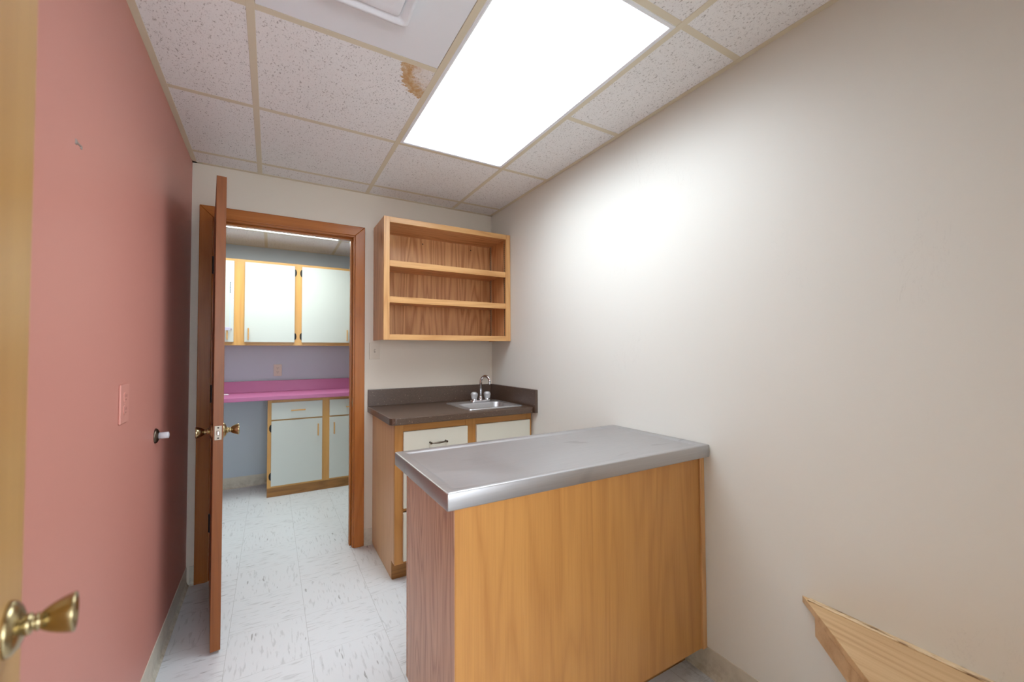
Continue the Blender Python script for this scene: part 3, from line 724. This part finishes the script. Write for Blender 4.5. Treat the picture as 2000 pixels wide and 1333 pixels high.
# stainless top: raised marine edge, dished centre
TX0, TX1, TY0, TY1, TZ = .397, XR-.0015, 1.014, 1.540, .893
b = bm_()
def tr(a, z, r=.004): return [(x, y, z) for x, y in roundrect(TX0+a, TX1-a, TY0+a, TY1-a, max(r, .0015), 4)]
loft(b, [tr(.012, TZ-.047), tr(.001, TZ-.047), tr(0, TZ-.045), tr(0, TZ-.004), tr(.0012, TZ-.001), tr(.004, TZ), tr(.024, TZ-.0005, .008), tr(.030, TZ-.0025, .012), tr(.036, TZ-.0055, .014), tr(.040, TZ-.0060, .014)], cap1=True, cap0=False, smooth=True)
st = thing('stainless_worktop', 'brushed stainless steel worktop with raised rim on the oak peninsula', 'countertop', ((TX0+TX1)/2, (TY0+TY1)/2, IZ))
obj('steel_top', b, STEELX, st)
obj('core_board', B(TX0+.006, TX1-.006, TY0+.006, TY1-.006, IZ+.0005, TZ-.010), wood('oak_ply', 'x'), st)

# ------------------------------------------------------------------ corner shelf in the foreground
cs = thing('wall_bench_shelf', 'low light wood shelf with a diagonal end fixed to the right wall in the foreground', 'shelf', (XR, .4, .36))
ZS = .470
xw = XR-.0006
poly = [(xw, .698), (.93, .124), (.93, YE+.02), (xw, YE+.02)]
obj('shelf_board', prism(bm_(), poly, ZS-.021, ZS, .0012), wood('butcher', 'y'), cs)
# worn plywood edge strip along the wall
m, nt, bb_ = mat('worn_plywood_edge')
nn = noise(nt, mapped(nt, (1, .10, 1)), 190, 3, .6, .4)
L(nt, ramp(nt, nn, [(.36, srgb(120, 88, 58)), (.46, srgb(196, 164, 122)), (.56, srgb(228, 206, 170)), (.7, srgb(206, 172, 128))]), bb_.inputs['Base Color'])
bump(nt, bb_, nn, .5, .002)
obj('worn_edge_strip', B(xw-.021, xw, YE+.03, .674, ZS-.001, ZS+.0030, .0015), m, cs, 'chipped pale plywood edge along the wall')
dv = Vector((-.563, -.574)).normalized(); nv = Vector((dv.y, -dv.x)) if False else Vector((.714, -.700))
p0 = Vector((xw, .698))+nv*.030; 
t0 = (xw-p0.x)/(-dv.x) if False else None
# apron under the diagonal edge, set back from it
a0 = Vector((1.4385, .6425)); a1 = a0+dv*.68
ap = [tuple(a0), tuple(a1), tuple(a1+nv*.018), tuple(a0+nv*.018)]
obj('apron', prism(bm_(), ap, ZS-.082, ZS-.0215, .001), wood('butcher', 'x'), cs)
obj('wall_cleat', B(xw-.034, xw, YE+.03, .615, ZS-.082, ZS-.0215, .001, 1), wood('butcher', 'y'), cs)

# ------------------------------------------------------------------ back room cabinets
UY, UZ0, UZ1 = 4.38, 1.333, 2.104
uc = thing('upper_wall_cabinet', 'maple upper cabinet with white doors in the back room, above the pink countertop', 'cabinet', (.05, Y2, UZ0))
UX0, UX1 = -.70, .735
obj('case', B(UX0, UX1, UY+.019, Y2-.001, UZ0+.004, UZ1), wood('maple', 'x'), uc)
st_x = ((UX0, UX0+.04), (-.300, -.195), (.175, .262), (UX1-.05, UX1))
for a, c in st_x: vrail(uc, a, c, UY, UZ0, UZ1, 'maple')
for (a, c) in zip(st_x, st_x[1:]):
    hrail(uc, a[1], c[0], UY, UZ0, UZ0+.045, 'maple'); hrail(uc, a[1], c[0], UY, UZ1-.04, UZ1, 'maple')
def hinge_half(parent, x, y, z, s):
    b = bm_(); lp = [(x+s*.017*math.sin(math.radians(t)), y, z+.034*math.cos(math.radians(t))) for t in range(0, 181, 15)]
    loft(b, [lp, [(p[0], p[1]-.003, p[2]) for p in lp]], cap0=True, cap1=True, smooth=False)
    return obj('hinge', b, BLACK, parent, 'dark rounded surface hinge')
DY = UY-.018
doors = ((UX0+.02, -.285, 1, None), (-.205, .190, -1, 1), (.250, .690, 1, -1))
for (a, c, hs_, hn) in doors:
    d_ = obj('cabinet_door', B(a, c, DY, UY-.0003, UZ0+.030, UZ1-.024, .0012, 1), WHITELAM2, uc)
    hx = c-.040 if hs_ == 1 else a+.030
    if hs_ == 1 and c < 0: hx = c-.045
    bar_pull(d_, (hx, DY, 1.434), 'z', .105, wood('maple', 'z'))
    if hn is not None:
        for z in (1.435 if False else UZ0+.085, UZ1-.085): hinge_half(d_, c if hn == 1 else a, UY-.0003, z, hn)
# things on the leftmost upper door
hd = thing('child_safety_catch', 'pale lilac plastic catch looped over the leftmost upper cabinet handle', 'latch', (-.335, DY, 1.474))
b = bm_(); prism(b, [(-.362, DY-.040), (-.308, DY-.040), (-.316, DY-.0325), (-.354, DY-.0325)], 1.462, 1.490, .002); box(b, -.373, -.366, DY-.012, DY-.0005, 1.466, 1.486, .001, 1); box(b, -.304, -.298, DY-.012, DY-.0005, 1.466, 1.486, .001, 1)
tube(b, [(-.370, DY-.010, 1.476), (-.360, DY-.036, 1.476)], .003, 8); tube(b, [(-.301, DY-.010, 1.476), (-.310, DY-.036, 1.476)], .003, 8)
obj('loop', b, LILAC, hd)
tg = thing('hanging_label_strip', 'slim pale strip with dark print hanging on the leftmost upper cabinet door', 'label', (-.312, DY, 1.72))
obj('strip', B(-.316, -.308, DY-.0016, DY-.0002, 1.49, 1.94, .0003, 1), plain('pale_blue_white_strip', srgb(205, 214, 224), .5), tg)
b = bm_()
for k in range(9): box(b, -.3158, -.3082 - (k % 2)*.002, DY-.0022, DY-.0015, 1.795+k*.011, 1.802+k*.011)
obj('print', b, MARK, tg)
nt_ = thing('paper_notice', 'white paper notice with dark vertical print on the leftmost upper cabinet door', 'notice', (-.40, DY, 1.9))
obj('sheet', B(-.56, -.352, DY-.0010, DY-.0002, 1.78, 2.02), plain('white_paper', srgb(228, 231, 228), .7), nt_)
b = bm_()
for k in range(12): box(b, -.372+(k % 3)*.003, -.357-(k % 2)*.004, DY-.0014, DY-.0009, 1.985-k*.013, 1.994-k*.013)
obj('print', b, MARK, nt_)

PYF = 4.165
pc = thing('pink_countertop', 'magenta pink laminate countertop with backsplash in the back room', 'countertop', (.1, Y2, .85))
PX1 = 1.2
obj('worktop', B(XB0+.001, PX1, PYF, Y2-.0005, .852, .889, .004), MAGENTA, pc)
obj('backsplash', B(XB0+.001, PX1, Y2-.021, Y2-.0005, .889, .997, .002), MAGENTA, pc)
LX0, LX1, LYF = -.020, 1.18, 4.215
lc = thing('lower_base_cabinet', 'maple base cabinet with white fronts under the pink countertop', 'cabinet', ((LX0+LX1)/2, Y2, 0))
obj('case', B(LX0, LX1, LYF+.019, Y2-.001, .085, .8515), wood('maple', 'z'), lc)
obj('toe_board', B(LX0, LX1, LYF+.002, LYF+.0185, 0, .080, .001, 1), wood('oak_toe', 'x'), lc)
obj('plinth', B(LX0, LX1, LYF+.019, Y2-.016, 0, .0845), wood('oak_toe', 'x'), lc)
sx = ((LX0, LX0+.035), (.412, .484), (.86, .93), (LX1-.035, LX1))
for a, c in sx: vrail(lc, a, c, LYF, .08, .8515, 'maple')
for (a, c) in zip(sx, sx[1:]):
    for z0, z1 in ((.08, .105), (.655, .685), (.815, .8515)): hrail(lc, a[1], c[0], LYF, z0, z1, 'maple')
LY = LYF-.018
for i, (a, c) in enumerate(((.010, .417), (.479, .868), (.922, LX1-.028))):
    dr = obj('drawer_front', B(a, c, LY, LYF-.0003, .677, .825, .0012, 1), WHITELAM2, lc)
    bar_pull(dr, ((a+c)/2+.005, LY, .752), 'x', .115, wood('maple', 'x'))
    d_ = obj('cabinet_door', B(a, c, LY, LYF-.0003, .098, .664, .0012, 1), WHITELAM2, lc)
    hx = c-.036 if i == 0 else a+.038
    bar_pull(d_, (hx, LY, .562), 'z', .108, wood('maple', 'z'))
    for z in (.18, .60): hinge_half(d_, a if i == 0 else c, LYF-.0003, z, -1 if i == 0 else 1)
pn = thing('pen', 'slim white pen lying on the pink countertop near the open door', 'pen', (-.38, 4.47, .8895))
b = tube(bm_(), [(-.46, 4.46, .8942), (-.34, 4.475, .8942), (-.325, 4.477, .8942), (-.318, 4.478, .8942)], [.0042, .0045, .0035, .001], 12)
obj('barrel', b, plain('white_plastic', srgb(225, 225, 228), .35), pn)
obj('clip', B(-.455, -.42, 4.458, 4.461, .8985, .8998), plain('white_plastic', srgb(225, 225, 228), .35), pn)
